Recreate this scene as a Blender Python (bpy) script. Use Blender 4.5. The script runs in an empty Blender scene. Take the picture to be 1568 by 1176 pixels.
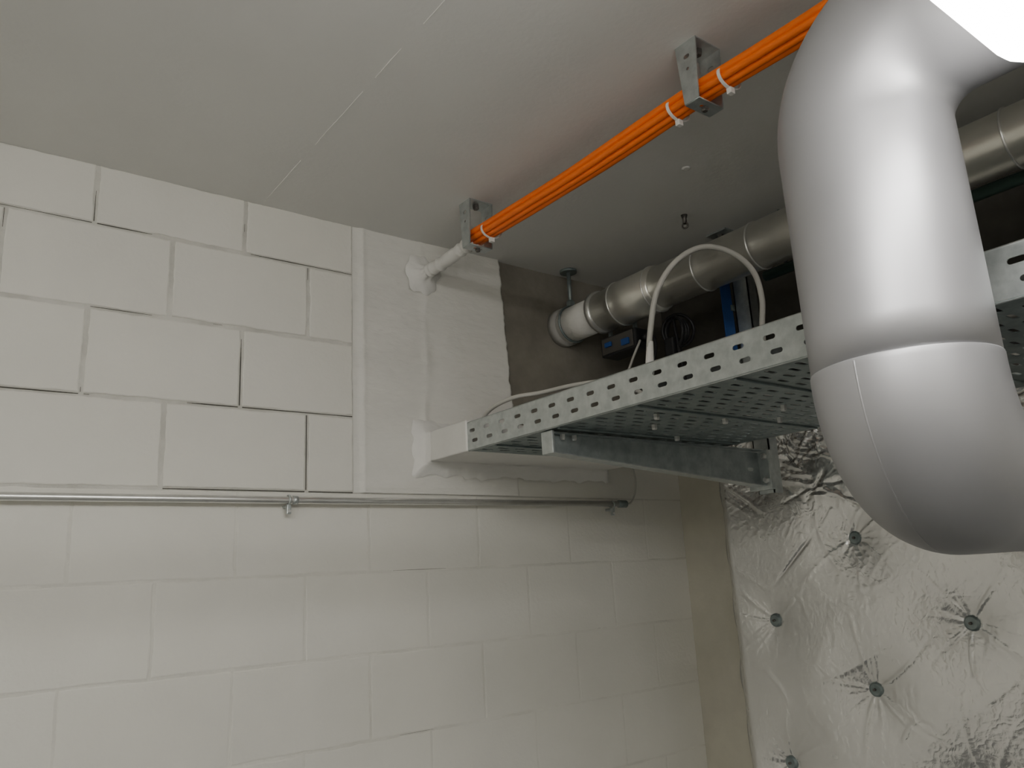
import bpy, bmesh, math, random
import numpy as np
from mathutils import Vector, Matrix, noise
random.seed(4)
H = 1.6            # eye height of the camera above the floor; heights below are given relative to it
YB = 2.1           # back wall
XR = 2.44          # right wall
XL, YF = -2.2, -2.5
ZC, ZF = 1.1, -1.6
C = bpy.context.scene.collection

# ------------------------------------------------------------------ materials
def pbr(name, col, rough=.6, metal=0., var=.0, vscale=6., bump=0., bscale=60., col2=None, emit=0., stretch=None, bdist=.002, rvar=0., detail=6):
    m = bpy.data.materials.new(name); m.use_nodes = True
    nt = m.node_tree; N = nt.nodes; L = nt.links
    b = N['Principled BSDF']
    b.inputs['Base Color'].default_value = (*col, 1)
    b.inputs['Roughness'].default_value = rough
    b.inputs['Metallic'].default_value = metal
    tc = N.new('ShaderNodeTexCoord'); mp = N.new('ShaderNodeMapping')
    L.new(tc.outputs['Object'], mp.inputs[0])
    if stretch: mp.inputs['Scale'].default_value = stretch
    if var > 0 or col2:
        n = N.new('ShaderNodeTexNoise'); n.inputs['Scale'].default_value = vscale; n.inputs['Detail'].default_value = detail
        n.inputs['Roughness'].default_value = .6
        L.new(mp.outputs[0], n.inputs[0])
        r = N.new('ShaderNodeValToRGB')
        c2 = col2 if col2 else tuple(c*(1-var) for c in col)
        r.color_ramp.elements[0].position = .35; r.color_ramp.elements[0].color = (*c2, 1)
        r.color_ramp.elements[1].position = .65; r.color_ramp.elements[1].color = (*col, 1)
        L.new(n.outputs[0], r.inputs[0]); L.new(r.outputs[0], b.inputs['Base Color'])
        if rvar > 0:
            mr = N.new('ShaderNodeMapRange'); mr.inputs[3].default_value = max(.05, rough-rvar); mr.inputs[4].default_value = rough+rvar
            L.new(n.outputs[0], mr.inputs[0]); L.new(mr.outputs[0], b.inputs['Roughness'])
    if bump > 0:
        n2 = N.new('ShaderNodeTexNoise'); n2.inputs['Scale'].default_value = bscale; n2.inputs['Detail'].default_value = 5
        L.new(mp.outputs[0], n2.inputs[0])
        bp = N.new('ShaderNodeBump'); bp.inputs['Strength'].default_value = bump; bp.inputs['Distance'].default_value = bdist
        L.new(n2.outputs[0], bp.inputs['Height']); L.new(bp.outputs[0], b.inputs['Normal'])
    if emit > 0:
        b.inputs['Emission Color'].default_value = (*col, 1); b.inputs['Emission Strength'].default_value = emit
    return m

M = {}
M['paint']   = pbr('wall_paint', (.79,.777,.715), .6, var=.05, vscale=3, bump=.5, bscale=90)
M['mortar']  = pbr('painted_mortar', (.70,.69,.635), .8, col2=(.55,.54,.495), vscale=9, bump=.9, bscale=120)
M['mortar2'] = pbr('painted_mortar_light', (.79,.777,.715), .8, col2=(.68,.67,.61), vscale=7, bump=.7, bscale=120)
M['crack']   = pbr('joint_crack', (.09,.085,.07), .95, var=.3, vscale=30)
M['plaster'] = pbr('painted_firestop', (.79,.78,.73), .6, var=.06, vscale=4, bump=1., bscale=22, stretch=(1,1,2.6), bdist=.004)
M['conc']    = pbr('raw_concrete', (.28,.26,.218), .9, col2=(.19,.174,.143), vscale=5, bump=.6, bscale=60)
M['concshade']   = pbr('shade_darkened_wall', (.13,.122,.105), .9, col2=(.08,.075,.065), vscale=5, bump=.6, bscale=60)  # dark tone holds the shade behind the duct in its colour
M['wallR']   = pbr('wall_paint_right', (.62,.595,.50), .75, var=.15, vscale=4, bump=.4, bscale=80)
M['ceil']    = pbr('ceiling_paint', (.78,.775,.745), .7, var=.05, vscale=1.6, bump=.35, bscale=70)
M['seam']    = pbr('seam_paint', (.86,.85,.81), .6)
M['floor']   = pbr('floor_screed', (.15,.155,.155), .6, var=.2, vscale=3, bump=.3, bscale=40)
M['alu']     = pbr('aluminium_jacket', (.43,.43,.445), .46, .58, var=.04, vscale=3, rvar=.03)
M['galv']    = pbr('galvanised_steel', (.60,.635,.63), .42, .8, col2=(.46,.50,.50), vscale=40, rvar=.1)
M['galvd']   = pbr('dull_galvanised_steel', (.33,.38,.38), .5, .7, col2=(.22,.27,.27), vscale=25)
M['galvm']   = pbr('bracket_galvanised_steel', (.47,.52,.52), .45, .75, col2=(.34,.38,.39), vscale=30)
M['shadest']  = pbr('shade_darkened_steel', (.17,.18,.18), .55, .5, col2=(.12,.13,.13), vscale=25)  # rear tray steel, darkened in colour to stand for shade beyond the duct
M['chrome']  = pbr('bright_steel', (.80,.80,.78), .30, .8, var=.1, vscale=20)
M['spiral']  = pbr('metal_pipe_jacket', (.78,.77,.715), .30, .8, var=.08, vscale=8, rvar=.04)
M['orange']  = pbr('orange_sheath', (1.0,.185,.006), .42)
M['tie']     = pbr('white_nylon', (.85,.84,.80), .5)
M['whitep']  = pbr('white_coating', (.82,.81,.775), .55, var=.05, vscale=8, bump=.9, bscale=30, bdist=.004)
M['grey']    = pbr('grey_cable_sheath', (.52,.51,.47), .5)
M['black']   = pbr('black_rubber', (.015,.015,.017), .5)
M['blue']    = pbr('blue_plate', (.01,.07,.28), .5)
M['dpipe']   = pbr('dark_green_pipe', (.08,.14,.12), .4, .5)
M['brown']   = pbr('grey_sleeve', (.42,.415,.39), .6)
M['housing'] = pbr('lamp_housing', (.8,.8,.78), .5)
M['lamp']    = pbr('lamp_diffuser', (1,.975,.93), .5, emit=26)
M['fill_lamp']   = pbr('fill_lamp_diffuser', (1,.98,.94), .5, emit=38)  # glow of the added fill lamps
M['hole']    = pbr('bolt_dark_steel', (.16,.15,.14), .5, .8)
def foilmat():
    m = pbr('aluminium_foil', (.83,.83,.825), .25, .9, var=.06, vscale=7, rvar=.06)
    nt=m.node_tree; N=nt.nodes; L=nt.links; b=N['Principled BSDF']
    tc=N.new('ShaderNodeTexCoord')
    v=N.new('ShaderNodeTexVoronoi'); v.feature='F1'; v.inputs['Scale'].default_value=26
    n0=N.new('ShaderNodeTexNoise'); n0.inputs['Scale'].default_value=9; n0.inputs['Detail'].default_value=3
    mx=N.new('ShaderNodeMixRGB'); mx.inputs[0].default_value=.35
    L.new(tc.outputs['Object'],n0.inputs[0]); L.new(tc.outputs['Object'],mx.inputs[1]); L.new(n0.outputs['Color'],mx.inputs[2]); L.new(mx.outputs[0],v.inputs[0])
    n=N.new('ShaderNodeTexNoise'); n.inputs['Scale'].default_value=40; n.inputs['Detail'].default_value=4; n.inputs['Distortion'].default_value=1.0
    L.new(tc.outputs['Object'],n.inputs[0])
    ad=N.new('ShaderNodeMath'); ad.operation='ADD'; L.new(v.outputs['Distance'],ad.inputs[0]); L.new(n.outputs[0],ad.inputs[1])
    bp=N.new('ShaderNodeBump'); bp.inputs['Strength'].default_value=.42; bp.inputs['Distance'].default_value=.003
    L.new(ad.outputs[0],bp.inputs['Height']); L.new(bp.outputs[0],b.inputs['Normal'])
    return m
M['foil']=foilmat()

# ------------------------------------------------------------------ helpers
def group(name):
    e = bpy.data.objects.new(name, None); C.objects.link(e); e.empty_display_size = .05
    return e
def obj(name, me, mats, parent=None, smooth=False):
    if not isinstance(mats, (list, tuple)): mats = [mats]
    for m in mats: me.materials.append(m)
    o = bpy.data.objects.new(name, me); C.objects.link(o)
    if parent: o.parent = parent
    if smooth:
        for p in me.polygons: p.use_smooth = True
    return o
def mesh(name, vs, fs, mat, parent=None, smooth=False, fm=None):
    me = bpy.data.meshes.new(name)
    me.from_pydata([(v[0], v[1], v[2]+H) for v in vs], [], fs); me.update()
    if fm is not None:
        for p, i in zip(me.polygons, fm): p.material_index = i
    bm = bmesh.new(); bm.from_mesh(me); bmesh.ops.recalc_face_normals(bm, faces=bm.faces); bm.to_mesh(me); bm.free()
    return obj(name, me, mat, parent, smooth)
def box(name, x0,x1,y0,y1,z0,z1, mat, parent=None, bev=0., seg=2):
    me = bpy.data.meshes.new(name); bm = bmesh.new()
    bmesh.ops.create_cube(bm, size=1)
    for v in bm.verts:
        v.co = Vector(((x0+x1)/2+v.co.x*(x1-x0), (y0+y1)/2+v.co.y*(y1-y0), (z0+z1)/2+v.co.z*(z1-z0)+H))
    if bev > 0: bmesh.ops.bevel(bm, geom=bm.edges[:]+bm.verts[:], offset=bev, segments=seg, affect='EDGES', profile=.5)
    bm.to_mesh(me); bm.free()
    return obj(name, me, mat, parent)
def tube(name, pts, r, mat, parent=None, seg=16, caps=True, oval=1.):
    pts = [Vector(p) for p in pts]; n = len(pts)
    rs = r if isinstance(r, (list, tuple)) else [r]*n
    T = []
    for i in range(n):
        a = pts[max(0,i-1)]; b = pts[min(n-1,i+1)]; T.append((b-a).normalized())
    u = T[0].orthogonal().normalized()
    vs = []; fs = []
    for i in range(n):
        u = (u - T[i]*u.dot(T[i])).normalized(); w = T[i].cross(u)
        for k in range(seg):
            a = 2*math.pi*k/seg
            vs.append(pts[i] + (u*math.cos(a)+w*math.sin(a))*rs[i])
    for i in range(n-1):
        for k in range(seg):
            k2 = (k+1) % seg
            fs.append((i*seg+k, i*seg+k2, (i+1)*seg+k2, (i+1)*seg+k))
    if caps:
        fs.append(tuple(range(seg))); fs.append(tuple((n-1)*seg+k for k in range(seg)))
    o = mesh(name, vs, fs, mat, parent, smooth=True)
    if caps:
        o.data.polygons[-1].use_smooth = False; o.data.polygons[-2].use_smooth = False
    return o
def smoothpath(ctrl, n=10):
    P = [Vector(p) for p in ctrl]; P = [P[0]*2-P[1]] + P + [P[-1]*2-P[-2]]; out = []
    for i in range(1, len(P)-2):
        for k in range(n):
            t = k/n; a,b,c,d = P[i-1:i+3]
            out.append(.5*((2*b)+(-a+c)*t+(2*a-5*b+4*c-d)*t*t+(-a+3*b-3*c+d)*t**3))
    out.append(P[-2]); return out
def ring(name, c, axis, R, r, mat, parent, n=40, seg=8):
    ax = Vector(axis).normalized(); u = ax.orthogonal().normalized(); w = ax.cross(u); c = Vector(c)
    vs=[]; fs=[]
    for i in range(n):
        a = 2*math.pi*i/n; d = u*math.cos(a)+w*math.sin(a)
        for k in range(seg):
            b = 2*math.pi*k/seg
            vs.append(c + d*(R+r*math.cos(b)) + ax*(r*math.sin(b)))
    for i in range(n):
        for k in range(seg):
            fs.append((i*seg+k, ((i+1)%n)*seg+k, ((i+1)%n)*seg+(k+1)%seg, i*seg+(k+1)%seg))
    return mesh(name, vs, fs, mat, parent, smooth=True)
def bolt(name, c, axis, r, h, mat, parent, sides=6):
    c = Vector(c); a = Vector(axis).normalized()
    return_ = tube(name, [c, c+a*h*.7, c+a*h], [r, r, r*.75], mat, parent, seg=sides)
    for p in return_.data.polygons: p.use_smooth = False
    return return_
def slot(a, b, L, W, n=5):
    r = W/2; s = L/2-r; out = []
    for i in range(n+1):
        t = -math.pi/2+math.pi*i/n; out.append((a+s+r*math.cos(t), b+r*math.sin(t)))
    for i in range(n+1):
        t = math.pi/2+math.pi*i/n; out.append((a-s+r*math.cos(t), b+r*math.sin(t)))
    return out
def plate(name, outline, holes, th, fn, mat, parent=None):
    """flat sheet with real punched holes; fn maps (a,b,c)->world"""
    cu = bpy.data.curves.new(name, 'CURVE'); cu.dimensions = '2D'; cu.fill_mode = 'BOTH'; cu.extrude = th/2
    for poly in [outline]+holes:
        s = cu.splines.new('POLY'); s.points.add(len(poly)-1); s.use_cyclic_u = True
        for p, q in zip(s.points, poly): p.co = (q[0], q[1], 0, 1)
    o = bpy.data.objects.new('tmp', cu); C.objects.link(o)
    dg = bpy.context.evaluated_depsgraph_get(); dg.update()
    me = bpy.data.meshes.new_from_object(o.evaluated_get(dg))
    bpy.data.objects.remove(o); bpy.data.curves.remove(cu)
    me.materials.clear()
    for v in me.vertices:
        x,y,z = fn(*v.co); v.co = (x,y,z+H)
    me.name = name; me.update()
    return obj(name, me, mat, parent)

# ------------------------------------------------------------------ room shell
def wall_back():
    top = group('wall_back')
    box('base', XL-.1, XR+.1, YB, YB+.15, .258, ZC, M['mortar'], top)
    box('base_lower', XL-.1, XR+.1, YB, YB+.15, ZF, .258, M['mortar2'], top)
    rows = []
    z = .2605+.2254*3; rows.append((z, ZC)); 
    while z > ZF:
        rows.append((max(ZF, z-.2254), z)); z -= .2254
    vs=[]; fs=[]; cv=[]; cf=[]
    for i,(z0,z1) in enumerate(rows):
        upper = z0 > .25
        g = .0058 if upper else .0034
        d = .0034 if upper else .0013
        off = .302 if i%2==0 else .494
        xs = [off + .385*k for k in range(-8, 8)]
        lim = 1.02 if upper else XR
        xs = [XL] + [x for x in xs if XL+.05 < x < lim-.03] + [lim]
        for a,b in zip(xs[:-1], xs[1:]):
            x0 = a+g; x1 = b-g if b!=lim else b
            zz0 = z0+g; zz1 = z1-g if z1<ZC else z1
            per=[]
            n1 = max(4,int((x1-x0)/.012)); n2 = max(4,int((zz1-zz0)/.012))
            for k in range(n1): per.append((x0+(x1-x0)*k/n1, zz0))
            for k in range(n2): per.append((x1, zz0+(zz1-zz0)*k/n2))
            for k in range(n1): per.append((x1-(x1-x0)*k/n1, zz1))
            for k in range(n2): per.append((x0, zz1-(zz1-zz0)*k/n2))
            j = .0010
            per = [(p+random.uniform(-j,j)+.0024*noise.noise(Vector((p*14,q*14,i*3.))), q+random.uniform(-j,j)+.0024*noise.noise(Vector((p*14+9,q*14,i*3.)))) for p,q in per]
            s = len(vs); m = len(per); cx=(x0+x1)/2; cz=(zz0+zz1)/2
            dd = d*random.uniform(.6,1.4)
            for p,q in per: vs.append((p, YB+.001, q))
            for p,q in per: vs.append((p, YB-dd*.6, q))
            for p,q in per:
                vs.append((p+(.003 if p<cx else -.003), YB-dd, q+(.003 if q<cz else -.003)))
            for ring_ in (0,1):
                for k in range(m):
                    k2=(k+1)%m
                    fs.append((s+ring_*m+k, s+ring_*m+k2, s+(ring_+1)*m+k2, s+(ring_+1)*m+k))
            fs.append(tuple(s+2*m+k for k in range(m)))
            def crack(p0, p1, w, thr):
                L = (Vector(p1)-Vector(p0)).length; n = max(2,int(L/.012))
                dirv = (Vector(p1)-Vector(p0)).normalized(); nrm = Vector((-dirv.z,0,dirv.x))
                for k in range(n):
                    q = Vector(p0).lerp(Vector(p1), k/n)
                    nv = noise.noise(Vector((q.x*4.3+7, q.z*5.1, 3.3)))
                    if nv < thr: continue
                    ww = w*(.6+1.2*min(1,(nv-thr)*3))
                    q2 = Vector(p0).lerp(Vector(p1), (k+1)/n)
                    s2=len(cv)
                    for t in (q-nrm*ww, q+nrm*ww, q2+nrm*ww, q2-nrm*ww): cv.append(t)
                    cf.append((s2,s2+1,s2+2,s2+3))
            if upper:
                strong = -.45 if (z0<.3 and x0>.4) else -.05
                crack((x0, YB-.0015, zz0-.0045), (x1, YB-.0015, zz0-.0045), .0008, strong)
                if b!=lim: crack((x1+.004, YB-.0015, zz0), (x1+.004, YB-.0015, zz1), .0008, strong)
            else:
                crack((x0, YB-.0004, zz0-.002), (x1, YB-.0004, zz0-.002), .0004, .40)
    mesh('painted_blocks', vs, fs, M['paint'], top)
    mesh('joint_cracks', cv, cf, M['crack'], top)
    # fire-stopped, plastered opening (proud of the blockwork, ragged right edge)
    nx, nz = 110, 150; vs=[]; fs=[]
    for j in range(nz+1):
        z = .262 + (ZC-.262)*j/nz
        up = min(1,max(0,(z-.36)/.05))
        xr = 1.624 - .036*(z-.4)/.7 + .006*noise.noise(Vector((0,0,z*22)))+.004*noise.noise(Vector((4,0,z*60)))
        for i in range(nx+1):
            t = i/nx; x = 1.022 + (xr-1.022)*t
            h = .007*min(1,t/.07)
            h += .0024*noise.noise(Vector((x*3,0,z*24))) + .0018*noise.noise(Vector((x*14,3,z*14))) + .0011*noise.noise(Vector((x*40,3,z*55)))
            h += .004*math.exp(-((x-1.055)/.008)**2) + .010*max(0,(x-1.27)/.33)*up
            h += .0045*math.exp(-((x-1.275-.022*noise.noise(Vector((0,2,z*5))))/.012)**2)*up*(.6+.8*noise.noise(Vector((1,2,z*9))))
            if i==nx: h = .003+.009*up
            h = max(.002,h)
            vs.append((x, YB-h, z))
    for j in range(nz):
        for i in range(nx):
            a=j*(nx+1)+i; fs.append((a,a+1,a+nx+2,a+nx+1))
    s=len(vs)
    for j in range(nz+1): v=vs[j*(nx+1)+nx]; vs.append((v[0]+.001, YB, v[2]))
    for j in range(nz): fs.append((j*(nx+1)+nx, (j+1)*(nx+1)+nx, s+j+1, s+j))
    mesh('firestop_plaster', vs, fs, M['plaster'], top, smooth=True)
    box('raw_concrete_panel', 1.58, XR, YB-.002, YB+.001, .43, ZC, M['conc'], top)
    box('painted_panel', 1.58, XR, YB-.003, YB+.001, .262, .43, M['paint'], top)
wall_back()
wr = group('wall_right')
box('painted_part', XR, XR+.15, YF, YB, ZF, .44, M['wallR'], wr)
box('shade_darkened_part', XR, XR+.15, YF, YB, .44, ZC, M['concshade'], wr)  # upper wall coloured dark in place of shade
box('wall_left', XL-.15, XL, YF, YB, ZF, ZC, M['paint'])
box('wall_front', XL-.15, XR+.15, YF-.15, YF, ZF, ZC, M['paint'])
box('floor', XL-.15, XR+.15, YF-.15, YB+.15, ZF-.15, ZF, M['floor'])
cg = group('ceiling')
box('slab', XL-.15, XR+.15, YF-.15, YB+.15, ZC, ZC+.15, M['ceil'], cg)
vs=[];fs=[]
y=-2.4
while y < YB-.05:
    n = noise.noise(Vector((0, y*6, 1.7)))
    w = (.0009 + .0016*max(0,n))*(1.0 if y<1.1 else .6)
    x = .731+.002*noise.noise(Vector((0,y*9,5)))
    if n > -.25:
        s=len(vs)
        vs += [(x-w,y,ZC),(x+w,y,ZC),(x+w,y+.03,ZC),(x-w,y+.03,ZC),(x-w*.4,y,ZC-.0015),(x+w*.4,y,ZC-.0015),(x+w*.4,y+.03,ZC-.0015),(x-w*.4,y+.03,ZC-.0015)]
        fs += [(s,s+3,s+7,s+4),(s+1,s+5,s+6,s+2),(s+4,s+7,s+6,s+5),(s,s+4,s+5,s+1),(s+3,s+2,s+6,s+7)]
    y += .03
mesh('panel_seam', vs, fs, M['seam'], cg)

# ------------------------------------------------------------------ insulated duct
X0,Y0,R0 = 1.022,.478,.1145
RE = .1160                                 # the lower elbow shell laps over the straight jacket
ZB, ZT, RBB, RB = .1122, .700, .1195, .135
AZ = math.radians(8)
D = Vector((math.cos(AZ), math.sin(AZ), 0)); S = Vector((-math.sin(AZ), math.cos(AZ), 0)); O = Vector((X0,Y0,0)); K=Vector((0,0,1))
g = group('insulated_duct')
LE=(2.27-X0)/math.cos(AZ)
path=[O+D*LE+K*ZB]
for k in range(1,8): path.append(O+D*(LE-(LE-RBB)*k/8)+K*ZB)
nseg=30
for k in range(nseg+1):
    a=math.pi/2*k/nseg
    path.append(O+D*(RBB-RBB*math.sin(a))+K*(ZB+RBB-RBB*math.cos(a)))
path += [Vector((X0,Y0,.2375)), Vector((X0,Y0,.2390))]
tube('lower_elbow', path, [RE]*(len(path)-1)+[RE-.0006], M['alu'], g, seg=80)
path=[(X0,Y0,.236)]
for k in range(1,6): path.append((X0,Y0,.236+(ZT-RB-.236)*k/6))
for k in range(nseg+1):
    a=math.pi/2*k/nseg
    path.append((X0, Y0-RB+RB*math.cos(a), ZT-RB+RB*math.sin(a)))
for k in range(1,9): path.append((X0, Y0-RB-(Y0-RB-YF-.02)*k/8, ZT))
tube('jacket', path, R0, M['alu'], g, seg=80)
az=math.radians(178)-AZ
rr=RE-.0018
pts=[O+(D*math.cos(az)+S*math.sin(az))*rr+K*.236]
for k in range(20):
    a=math.pi/2*(1-k/21)
    c=O+D*(RBB-RBB*math.sin(a))+K*(ZB+RBB-RBB*math.cos(a))
    rad=-D*math.sin(a)-K*math.cos(a)
    pts.append(c+(rad*(-math.cos(az))+S*math.sin(az)).normalized()*rr)
tube('elbow_seam', pts, .0023, M['alu'], g, seg=8)

# ------------------------------------------------------------------ cable tray
XT0, XT1 = 1.266, 2.0
ZT0, ZT1 = .360, .440
g = group('cable_tray')
YE=1.856; YS=-.6
def rail(name, x):
    holes=[]
    k=0; y=YE-.025
    while y > YS+.04:
        holes.append(slot(y, ZT0+.055, .027,.010)); holes.append(slot(y-.012, ZT0+.025, .027,.010)); y-=.0715
    plate(name, [(YS,ZT0),(YE,ZT0),(YE,ZT1),(YS,ZT1)], holes, .002, lambda a,b,c: (x+c,a,b), M['galv'], g)
rail('side_rail_front', XT0); rail('side_rail_rear', XT1)
for nm,x,s in (('lip_front',XT0,1),('lip_rear',XT1,-1)):
    tube(nm, [(x+s*.003,YS,ZT1),(x+s*.003,YE,ZT1)], .004, M['galv'], g, seg=10)
    tube(nm+'_bottom', [(x+s*.003,YS,ZT0),(x+s*.003,YE,ZT0)], .003, M['galv'], g, seg=10)
holes=[]; y=YE-.04; r=0
while y>YS+.03:
    x=XT0+.04+(.03 if r%2 else 0)
    while x<XT1-.04:
        holes.append(slot(x,y,.036,.011)); x+=.062
    y-=.034; r+=1
plate('perforated_bottom', [(XT0,YS),(XT1,YS),(XT1,YE),(XT0,YE)], holes, .002, lambda a,b,c:(a,b,ZT0+c), M['galvd'], g)
for k in range(9):
    y=YE-.12-k*.27
    box('bottom_rib', XT0+.01, XT1-.01, y-.004,y+.004, ZT0-.006, ZT0-.001, M['galvd'], g, .001)
for (x,y) in ((1.50,1.35),(1.62,1.22),(1.55,1.62),(1.70,1.45),(1.62,1.05),(1.75,1.15),(1.40,1.25),(1.45,1.60)):
    bolt('tray_bolt',(x,y,ZT0-.001),(0,0,-1),.008,.013,M['chrome'],g)
box('coated_end', XT0-.006, XT1+.01, YE, YB-.016, ZT0-.002, ZT1+.010, M['whitep'], g, .004)
# lumpy sealant fillet where the coated tray enters the wall
vs=[];fs=[];n=96
def rectpt(t, gx, gz):
    x0,x1,z0,z1=XT0-.006-gx,XT1+.01+gx,ZT0-.002-gz,ZT1+.010+gz
    W=x1-x0; Hh_=z1-z0; per=2*(W+Hh_); q=t*per
    if q<W: return x0+q,z0
    q-=W
    if q<Hh_: return x1,z0+q
    q-=Hh_
    if q<W: return x1-q,z1
    q-=W
    return x0,z1-q
tt=[]
for k in range(50): tt.append(k/50*.44)
for k in range(16): tt.append(.44+k/16*.06)
for k in range(50): tt.append(.5+k/50*.44)
for k in range(16): tt.append(.94+k/16*.06)
prof=[(.0,.050),(.003,.040),(.008,.032),(.014,.026),(.022,.020),(.032,.015),(.040,.008)]
for gq,h_ in prof:
    for t in tt:
        x,z=rectpt(t,gq,gq); q=noise.noise(Vector((x*26,z*26,gq*30)))
        vs.append((x+(.003+gq*.3)*q,YB-h_-.004*q*(h_>.02),z+(.003+gq*.3)*q))
m_=len(tt)
for i in range(len(prof)-1):
    for k in range(m_): fs.append((i*m_+k,i*m_+(k+1)%m_,(i+1)*m_+(k+1)%m_,(i+1)*m_+k))
mesh('sealant_fillet',vs,fs,M['whitep'],g,smooth=True)
for j,(x,r) in enumerate(((1.36,.007),(1.40,.006),(1.47,.008),(1.55,.006),(1.63,.009),(1.72,.007))):
    P=[(x+.012*noise.noise(Vector((j,y*2,0))), y, ZT0+.004+r) for y in np.linspace(YS,YE,30)]
    tube('laid_cable',P,r,M['grey'] if j%2 else M['black'],g,seg=8)
tube('loose_cable', smoothpath([(1.31,YE,.42),(1.30,1.80,.465),(1.31,1.70,.485),(1.36,1.62,.490),(1.38,1.5,.487),(1.40,1.38,.470),(1.42,1.30,.42)],8), .006, M['grey'], g, seg=10)

# cantilever bracket and upright
g = group('cantilever_bracket')
yb=1.515
plate('arm_web', [(1.285,.300),(2.18,.235),(2.18,.345),(1.285,.352)], [slot(2.11,.29,.03,.012)], .003, lambda a,b,c:(a,yb+c,b), M['galvm'], g)
mesh('arm_bottom_flange', [(1.28,yb-.02,.299),(2.18,yb-.02,.234),(2.18,yb+.02,.234),(1.28,yb+.02,.299),(1.28,yb-.02,.302),(2.18,yb-.02,.237),(2.18,yb+.02,.237),(1.28,yb+.02,.302)],
     [(0,1,2,3),(4,5,6,7),(0,1,5,4),(3,2,6,7),(0,3,7,4),(1,2,6,5)], M['galv'], g)
box('arm_top_flange', 1.28,2.18,yb-.02,yb+.02,.349,.353,M['galvm'],g)
box('tip_plate', 1.276,1.285,yb-.022,yb+.022,.298,.357,M['galv'],g,.002)
box('wall_plate', 2.155,2.18,yb-.04,yb+.045,.225,.352,M['galv'],g,.003)
for z in (.255,.33):
    for y in (yb-.025,yb+.03):
        bolt('plate_bolt',(2.155,y,z),(-1,0,0),.010,.014,M['chrome'],g)
for x in (1.32,1.36): bolt('clamp_bolt',(x,yb-.012,.349),(0,0,-1),.007,.014,M['chrome'],g)
for y0_,y1_,x0_,x1_ in ((yb-.03,yb-.026,2.18,2.225),(yb+.026,yb+.03,2.18,2.225),(yb-.03,yb+.03,2.18,2.184)):
    box('channel_side', x0_,x1_,y0_,y1_,.215,ZC,M['galv'],g)
box('ceiling_foot', 2.08,2.25,yb-.04,yb+.04,ZC-.006,ZC,M['galv'],g,.001)
bolt('foot_bolt',(2.11,yb,ZC-.006),(0,0,-1),.010,.016,M['hole'],g)
box('wall_tie', 2.18,XR,yb-.015,yb+.015,.46,.482,M['galv'],g,.002)

# second cable tray further back
g = group('cable_tray')
XS=2.245
holes=[slot(y,.66,.027,.009) for y in np.arange(-.5,2.0,.06)]
plate('side_rail', [(-.6,.62),(YB-.006,.62),(YB-.006,.70),(-.6,.70)], holes, .002, lambda a,b,c:(XS+c,a,b), M['shadest'], g)
holes=[slot(x,y,.034,.009) for y in np.arange(-.5,2.0,.045) for x in (2.28,2.335,2.39)]
plate('perforated_bottom', [(XS,-.6),(2.42,-.6),(2.42,YB-.006),(XS,YB-.006)], holes, .002, lambda a,b,c:(a,b,.62+c), M['shadest'], g)
box('rear_rail',2.418,2.42,-.6,YB-.006,.62,.70,M['shadest'],g)
box('wall_arm',XS,XR,1.30,1.34,.598,.619,M['shadest'],g)
box('wall_arm_near',XS,XR,.30,.34,.598,.619,M['shadest'],g)
for j,(x,z) in enumerate(((2.27,.638),(2.31,.64),(2.35,.638),(2.29,.667),(2.335,.67),(2.39,.64))):
    tube('laid_cable',[(x,-.6,z),(x+.005,1,z),(x,YB-.01,z)],.016,M['black'],g,seg=10)

# ------------------------------------------------------------------ jacketed service pipe
PX,PZ=1.877,.890
PR=.070
g = group('service_pipe')
tube('jacket',[(PX,YF+.01,PZ),(PX,0,PZ),(PX,1.88,PZ)],PR,M['spiral'],g,seg=40)
tube('white_section',[(PX,1.88,PZ),(PX,2.08,PZ)],.064,M['whitep'],g,seg=40)
tube('wall_collar',[(PX,2.062,PZ),(PX,2.066,PZ),(PX,YB-.003,PZ)],[.064,.072,.072],M['brown'],g,seg=40)
tube('joint_clamp',[(PX,1.872,PZ),(PX,1.876,PZ),(PX,1.893,PZ),(PX,1.896,PZ)],[.072,.077,.077,.064],M['chrome'],g,seg=40)
tube('sleeve',[(PX,1.60,PZ),(PX,1.604,PZ),(PX,1.80,PZ),(PX,1.803,PZ)],[PR,.0765,.0765,PR],M['spiral'],g,seg=40)
for y in (1.78,1.62,1.42,1.22,1.02,.8,.55,.3): ring('band',(PX,y,PZ),(0,1,0),.0715 if y<1.6 else .077,.0028,M['chrome'],g)
tube('hanger_rod',[(PX-.005,2.035,PZ+.06),(PX-.005,2.035,ZC)],.008,M['galvd'],g,seg=10)
tube('hanger_disc',[(PX-.005,2.035,ZC-.010),(PX-.005,2.035,ZC)],.032,M['galvd'],g,seg=20)
bolt('hanger_nut',(PX-.005,2.035,PZ+.068),(0,0,1),.017,.022,M['galvd'],g)
ring('hanger_clamp',(PX,2.035,PZ),(0,1,0),.068,.004,M['galvd'],g)
tube('hanger_rod_mid',[(PX,1.0,PZ+.065),(PX,1.0,ZC)],.006,M['galvd'],g,seg=10)

g = group('conduit_pipe')
tube('pipe',[(2.13,YF+.01,.90),(2.13,0,.90),(2.13,1.38,.90)],.017,M['dpipe'],g,seg=16)
for y in (.2,1.3): tube('drop_rod',[(2.13,y,.91),(2.13,y,ZC)],.005,M['galvd'],g,seg=8)

g = group('ceiling_anchor')
tube('sleeve',[(1.89,1.487,ZC),(1.89,1.487,ZC-.012),(1.89,1.487,ZC-.03)],[.011,.007,.007],M['hole'],g,seg=12)
ring('eye',(1.89,1.487,ZC-.036),(1,.4,0),.009,.003,M['hole'],g,n=20)
g = group('ceiling_anchor')
tube('sleeve',[(1.66,1.28,ZC),(1.66,1.28,ZC-.003)],[.014,.008],M['ceil'],g,seg=16)

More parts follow.
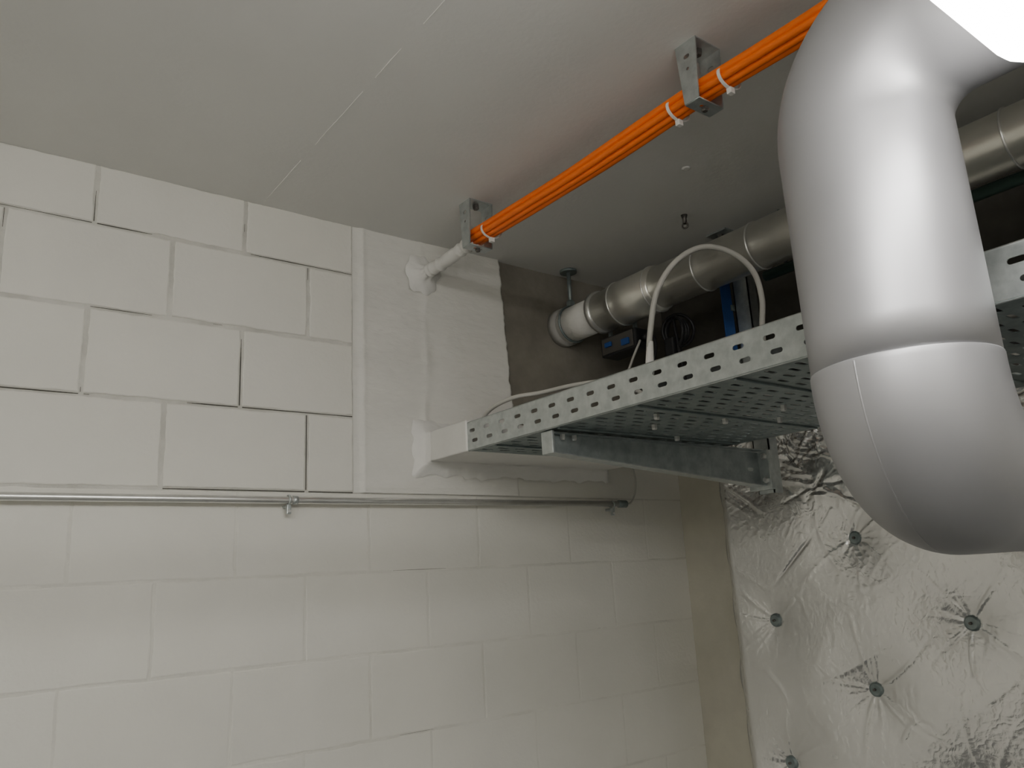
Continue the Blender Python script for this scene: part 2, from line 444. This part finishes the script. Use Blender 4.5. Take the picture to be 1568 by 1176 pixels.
g = group('blue_label_plate')
box('plate',2.118,2.172,1.549,1.553,.70,.99,M['blue'],g,.001)
box('fixing_strap',2.16,2.20,1.5455,1.549,.84,.86,M['galvd'],g)

g = group('junction_box')
box('body',1.905,1.985,1.76,1.93,.735,.806,M['black'],g,.006)
box('lid',1.901,1.906,1.77,1.92,.742,.800,M['hole'],g,.002)
box('blue_connector',1.893,1.902,1.785,1.82,.752,.775,M['blue'],g,.002)
box('blue_connector_upper',1.893,1.902,1.87,1.90,.765,.782,M['blue'],g,.002)
tube('gland',[(1.94,1.76,.77),(1.94,1.735,.77)],.012,M['black'],g,seg=12)
tube('gland_cable',smoothpath([(1.94,1.74,.77),(1.94,1.71,.76),(1.92,1.69,.70),(1.88,1.70,.60),(1.86,1.72,.50),(1.86,1.74,.385)],8),.005,M['black'],g,seg=8)
tube('gland_cable',smoothpath([(1.92,1.76,.75),(1.89,1.73,.74),(1.84,1.73,.66),(1.80,1.74,.56),(1.79,1.75,.385)],8),.004,M['grey'],g,seg=8)
for y in (1.785,1.905):
    box('strap',1.93,1.94,y-.006,y+.006,.800,.836,M['galvd'],g)

# ------------------------------------------------------------------ grey cable loop and black coil
g = group('looped_cable')
L=[(1.45,1.30,.37),(1.45,1.302,.44),(1.45,1.30,.52),(1.452,1.285,.60),(1.462,1.26,.69),(1.505,1.225,.765),(1.575,1.19,.806),(1.655,1.16,.795),(1.715,1.145,.75),(1.745,1.15,.68),(1.75,1.165,.60),(1.75,1.17,.50),(1.74,1.18,.37)]
tube('cable',smoothpath(L,10),.0075,M['grey'],g,seg=12)
tube('heat_shrink_end',[(1.449,1.301,.47),(1.45,1.30,.50),(1.452,1.293,.56)],[.010,.0115,.008],M['tie'],g,seg=12)
g = group('black_cable_coil')
for k in range(4):
    ring('turn',(1.99+.006*k,1.66,.765+.004*k),(1,.25*k-.4,.1*k),.055-.005*(k%3),.0055,M['black'],g)
tube('tail',smoothpath([(1.99,1.66,.71),(1.96,1.65,.62),(1.94,1.67,.50),(1.93,1.68,.385)],8),.0055,M['black'],g,seg=8)
tube('tail',smoothpath([(1.99,1.66,.82),(1.98,1.64,.70),(1.96,1.60,.52),(1.95,1.55,.385)],8),.0055,M['black'],g,seg=8)
box('connector',1.965,2.01,1.65,1.69,.68,.75,M['black'],g,.006)

# ------------------------------------------------------------------ orange cable bundle
CX,CZ=1.272,.990
g = group('orange_cable_bundle')
offs=[(-.022,-.006),(-.007,-.012),(.010,-.011),(.024,-.001),(-.013,.007),(.004,.009),(.018,.011),(-.025,.009)]
for j,(dx,dz) in enumerate(offs):
    P=[]
    for y in np.linspace(YF+.01,1.80,70):
        sag=-.008*math.sin(math.pi*((y-.914)/.858%1.0))
        P.append((CX+dx+.003*noise.noise(Vector((j*3.1,y*3,0))), y, CZ+dz+sag+.003*noise.noise(Vector((j*5.1,y*3,4)))))
    tube('cable',P,.0085,M['orange'],g,seg=12)
def tie(y, dz=0):
    vs=[];fs=[];n=28
    for yy in (y-.0035,y+.0035):
        for rr in (0,.0018):
            for k in range(n):
                a=2*math.pi*k/n; vs.append((CX+(.0345+rr)*math.cos(a),yy,CZ-.001+dz+(.0235+rr)*math.sin(a)))
    for k in range(n):
        k2=(k+1)%n
        fs += [(n+k,n+k2,3*n+k2,3*n+k),(k,k2,n+k2,n+k),(2*n+k,2*n+k2,3*n+k2,3*n+k),(k,k2,2*n+k2,2*n+k)]
    mesh('cable_tie',vs,fs,M['tie'],g)
    box('tie_head',CX-.007,CX+.007,y-.006,y+.006,CZ-.038+dz,CZ-.024+dz,M['tie'],g,.0015)
for y,dz in ((.845,-.003),(.985,-.003),(1.70,-.003),(.2,-.008),(-.6,-.005)): tie(y,dz)
sp=smoothpath([(CX,1.775,CZ-.002),(CX,1.86,CZ-.004),(CX+.003,1.97,CZ-.006),(CX,2.04,CZ-.006),(CX,2.085,CZ-.008)],12)
tube('coated_end',sp,[.0205+.008*noise.noise(Vector((k*.45,0,0))) for k in range(len(sp))],M['whitep'],g,seg=20)
vs=[];fs=[];n=36
prof=[(.018,.050),(.022,.036),(.030,.025),(.042,.018),(.056,.013),(.064,.006)]
for r_,h_ in prof:
    for k in range(n):
        a=2*math.pi*k/n; q=1+.40*noise.noise(Vector((math.cos(a)*1.8,math.sin(a)*1.8,r_*30)))
        vs.append((CX+r_*q*math.cos(a),YB-h_-.004,CZ-.008+r_*q*math.sin(a)))
for i in range(len(prof)-1):
    for k in range(n): fs.append((i*n+k,i*n+(k+1)%n,(i+1)*n+(k+1)%n,(i+1)*n+k))
mesh('sealant_patch',vs,fs,M['whitep'],g,smooth=True)
for y in (.914,1.772,-.3):
    h = group('cable_hanger_bracket')
    xa,xb,zf=CX-.040,CX+.040,CZ-.033
    plate('front_leg',[(y-.028,ZC),(y+.028,ZC),(y+.019,zf),(y-.019,zf)],[slot(y,ZC-.035,.016,.010),slot(y,ZC-.065,.008,.008)],.003,lambda a,b,c:(xa+c,a,b),M['galv'],h)
    plate('rear_leg',[(y-.028,ZC),(y+.028,ZC),(y+.019,zf),(y-.019,zf)],[slot(y,ZC-.035,.016,.010)],.003,lambda a,b,c:(xb+c,a,b),M['galv'],h)
    plate('foot',[(xa,y-.019),(xb,y-.019),(xb,y+.019),(xa,y+.019)],[slot((xa+xb)/2,y,.03,.009)],.003,lambda a,b,c:(a,b,zf+c),M['galv'],h)
    box('top_flange',xa,xb,y-.028,y+.028,ZC-.003,ZC,M['galv'],h)
    bolt('anchor_bolt',((xa+xb)/2,y,ZC-.003),(0,0,-1),.010,.014,M['hole'],h)
    bolt('foot_bolt',((xa+xb)/2,y,zf-.001),(0,0,-1),.008,.010,M['hole'],h)

# ------------------------------------------------------------------ wall conduit
g = group('steel_conduit')
cz=.234; cy=YB-.034
tube('tube',[(XL+.01,cy,cz-.004),(.85,cy,cz),(2.08,cy,cz+.004)],.0100,M['chrome'],g,seg=20)
tube('end_bush',[(2.06,cy,cz+.004),(2.063,cy,cz+.004),(2.10,cy,cz+.004),(2.103,cy,cz+.004)],[.010,.0135,.0135,.008],M['galvd'],g,seg=16)
for x in (.815,-.6,2.03):
    ring('saddle',(x,cy,cz),(1,0,0),.0125,.003,M['galv'],g,n=24)
    box('saddle_tab',x-.006,x+.006,cy-.006,cy+.006,cz-.038,cz-.012,M['galv'],g,.002)
    tube('stand_off',[(x,cy,cz-.016),(x,YB-.002,cz-.016)],.005,M['galv'],g,seg=10)
    bolt('saddle_screw',(x,cy-.006,cz-.030),(0,-1,0),.005,.004,M['chrome'],g)
tube('coupler',[(.826,cy,cz),(.84,cy,cz)],.0118,M['galv'],g,seg=20)
tube('cable_tail',smoothpath([(2.09,cy,cz+.004),(2.125,cy,cz+.008),(2.148,cy,cz+.035),(2.15,cy-.01,cz+.07),(2.145,cy-.015,cz+.11),(2.12,cy-.02,cz+.17)],8),.0036,M['grey'],g,seg=10)

# ------------------------------------------------------------------ foil-faced insulation on the right wall
pins=[]
for i,yc in enumerate((1.685,1.345,1.055,.74,.43,.12,-.19,-.5)):
    for k in range(-5,3):
        z = (.072 if i%2 else -.185)+ -.455*k
        if -1.55<z<.42: pins.append((yc+random.uniform(-.01,.01),z+random.uniform(-.012,.012)))
pins=[p for p in pins if p[1]<.3]
XF=2.345; ya,ybb=-.85,1.840; za,zb=ZF+.005,.43
ny,nz=600,450
Yg,Zg=np.meshgrid(np.linspace(ybb,ya,ny),np.linspace(za,zb,nz),indexing='ij')
dm=np.full_like(Yg,9.)
rng=np.random.RandomState(3)
crease=np.zeros_like(Yg)
for (py,pz) in pins:
    dy=Yg-py; dz=Zg-pz; d=np.sqrt(dy**2+dz**2); dm=np.minimum(dm,d); th=np.arctan2(dz,dy)
    c=np.zeros_like(Yg)
    NQ=rng.randint(16,24)
    for q in range(NQ):
        a0=2*np.pi*q/NQ+rng.uniform(-.2,.2); amp=rng.uniform(.2,.9); ln=rng.uniform(.03,.07) if rng.rand()<.6 else rng.uniform(.08,.19)
        bend=rng.uniform(-1.5,1.5)
        dth=np.abs((th-a0-bend*d+np.pi)%(2*np.pi)-np.pi)
        c=np.maximum(c,amp*np.exp(-(dth*d/(.0034+.013*d))**2)*np.exp(-(d/ln)**1.5)*np.clip(d/.028,0,1))
    crease+=c
Hh=.034*(1-np.exp(-(dm/.09)**1.2))
Hh+=.0066*crease
for q in range(90):
    cy_,cz_=rng.uniform(ya,ybb),rng.uniform(za,zb); a=rng.uniform(0,np.pi); Ls=rng.uniform(.04,.16); wd=rng.uniform(.004,.007)
    p=(Yg-cy_)*np.cos(a)+(Zg-cz_)*np.sin(a); s_=-(Yg-cy_)*np.sin(a)+(Zg-cz_)*np.cos(a)+ .3*p*p/Ls*rng.uniform(-1,1)
    Hh+=rng.uniform(.0008,.0022)*np.exp(-(s_/wd)**2)*np.exp(-(p/Ls)**4)
for q in range(300):
    cy_=rng.uniform(.6,ybb); cz_=zb-abs(rng.normal(0,.12)); a=rng.normal(.15,.5) if rng.rand()<.7 else rng.uniform(0,np.pi); Ls=rng.uniform(.03,.10); wd=rng.uniform(.0035,.007)
    p=(Yg-cy_)*np.cos(a)+(Zg-cz_)*np.sin(a); s_=-(Yg-cy_)*np.sin(a)+(Zg-cz_)*np.cos(a)
    Hh+=rng.uniform(-.0055,.0065)*np.exp(-(s_/wd)**2)*np.exp(-(p/Ls)**4)
nz_=np.zeros_like(Yg)
for i in range(ny):
    for j in range(nz):
        y,z=Yg[i,j],Zg[i,j]
        nz_[i,j]=noise.noise(Vector((y*4,z*4,0)))*.005
Hh+=nz_
edge=np.clip((ybb-Yg)/.03,0,1)
Hh=Hh*(.3+.7*edge)
vs=[];fs=[]
for i in range(ny):
    for j in range(nz):
        vs.append((XF+.03-Hh[i,j], Yg[i,j]+(0.004*math.sin(Zg[i,j]*30)+.008*noise.noise(Vector((0,0,Zg[i,j]*9))) if i==0 else 0), Zg[i,j]))
for i in range(ny-1):
    for j in range(nz-1):
        a=i*nz+j; fs.append((a,a+1,a+nz+1,a+nz))
s=len(vs)
for j in range(nz): v=vs[j]; vs.append((XR-.002, v[1]+.01, v[2]))
for j in range(nz-1): fs.append((j,s+j,s+j+1,j+1))
s=len(vs)
for i in range(ny): v=vs[i*nz+nz-1]; vs.append((XR-.002,v[1],v[2]+.005))
for i in range(ny-1): fs.append((i*nz+nz-1,s+i,s+i+1,(i+1)*nz+nz-1))
g = group('foil_insulation_blanket')
mesh('foil_face',vs,fs,M['foil'],g,smooth=True)
for (py,pz) in pins:
    tube('retaining_washer',[(XF+.032,py,pz),(XF+.020,py,pz),(XF+.016,py,pz)],[.021,.021,.016],M['galvd'],g,seg=20)
    tube('pin',[(XF+.03,py,pz),(XF+.008,py,pz)],.004,M['hole'],g,seg=8)

# ------------------------------------------------------------------ tube luminaire and added fill lamps
g = group('tube_luminaire')
lx0,lx1,ly,lz=-.36,.940,.215,.541
def capsule(name,x0,x1,y,z,ry,rz,mat,zmin=-1,zmax=1,n=20):
    vs=[];fs=[]
    prof=[(x0+.035*(1-math.cos(t)),.15+.85*math.sin(t)) for t in np.linspace(0,math.pi/2,7)]+[(x1-.035*(1-math.cos(t)),.15+.85*math.sin(t)) for t in np.linspace(math.pi/2,0,7)]
    for x,s in prof:
        for k in range(n):
            a=2*math.pi*k/n
            vs.append((x,y+ry*s*math.cos(a),z+rz*max(zmin,min(zmax,math.sin(a)))*s))
    m=len(prof)
    for i in range(m-1):
        for k in range(n): fs.append((i*n+k,i*n+(k+1)%n,(i+1)*n+(k+1)%n,(i+1)*n+k))
    fs.append(tuple(range(n))); fs.append(tuple((m-1)*n+k for k in range(n)))
    return mesh(name,vs,fs,mat,g,smooth=True)
capsule('diffuser',lx0,lx1,ly,lz,.050,.036,M['lamp'],zmax=.35)
capsule('housing',lx0-.003,lx1-.06,ly,lz+.024,.046,.024,M['housing'],zmin=-.4)
for x in (-.1,.55): tube('suspension_rod',[(x,ly,lz+.04),(x,ly,ZC)],.004,M['galvd'],g,seg=8)
for (x,y) in ((-1.3,-.9),(-.1,-1.6)):  # fill lamps added behind the camera to brighten the room, out of view
    g=group('added_fill_lamp')
    box('housing',x-.62,x+.62,y-.07,y+.07,ZC-.03,ZC,M['housing'],g,.004)
    box('diffuser',x-.6,x+.6,y-.06,y+.06,ZC-.075,ZC-.03,M['fill_lamp'],g,.015,4)

# ------------------------------------------------------------------ world + camera
w=bpy.data.worlds.new('world'); bpy.context.scene.world=w; w.use_nodes=True
w.node_tree.nodes['Background'].inputs[0].default_value=(.5,.5,.5,1)
w.node_tree.nodes['Background'].inputs[1].default_value=.05
cam=bpy.data.cameras.new('camera'); co=bpy.data.objects.new('camera',cam); C.objects.link(co)
cam.sensor_width=36; cam.lens=1202/1568*36; cam.clip_start=.02
r=Vector((.7973,-.6015,-.0532)); u=Vector((-.1024,-.2216,.9697)); f=Vector((.5949,.7675,.2383))
m=Matrix.Identity(4)
for i in range(3): m[i][0]=r[i]; m[i][1]=u[i]; m[i][2]=-f[i]
m[2][3]=H
co.matrix_world=m
bpy.context.scene.camera=co
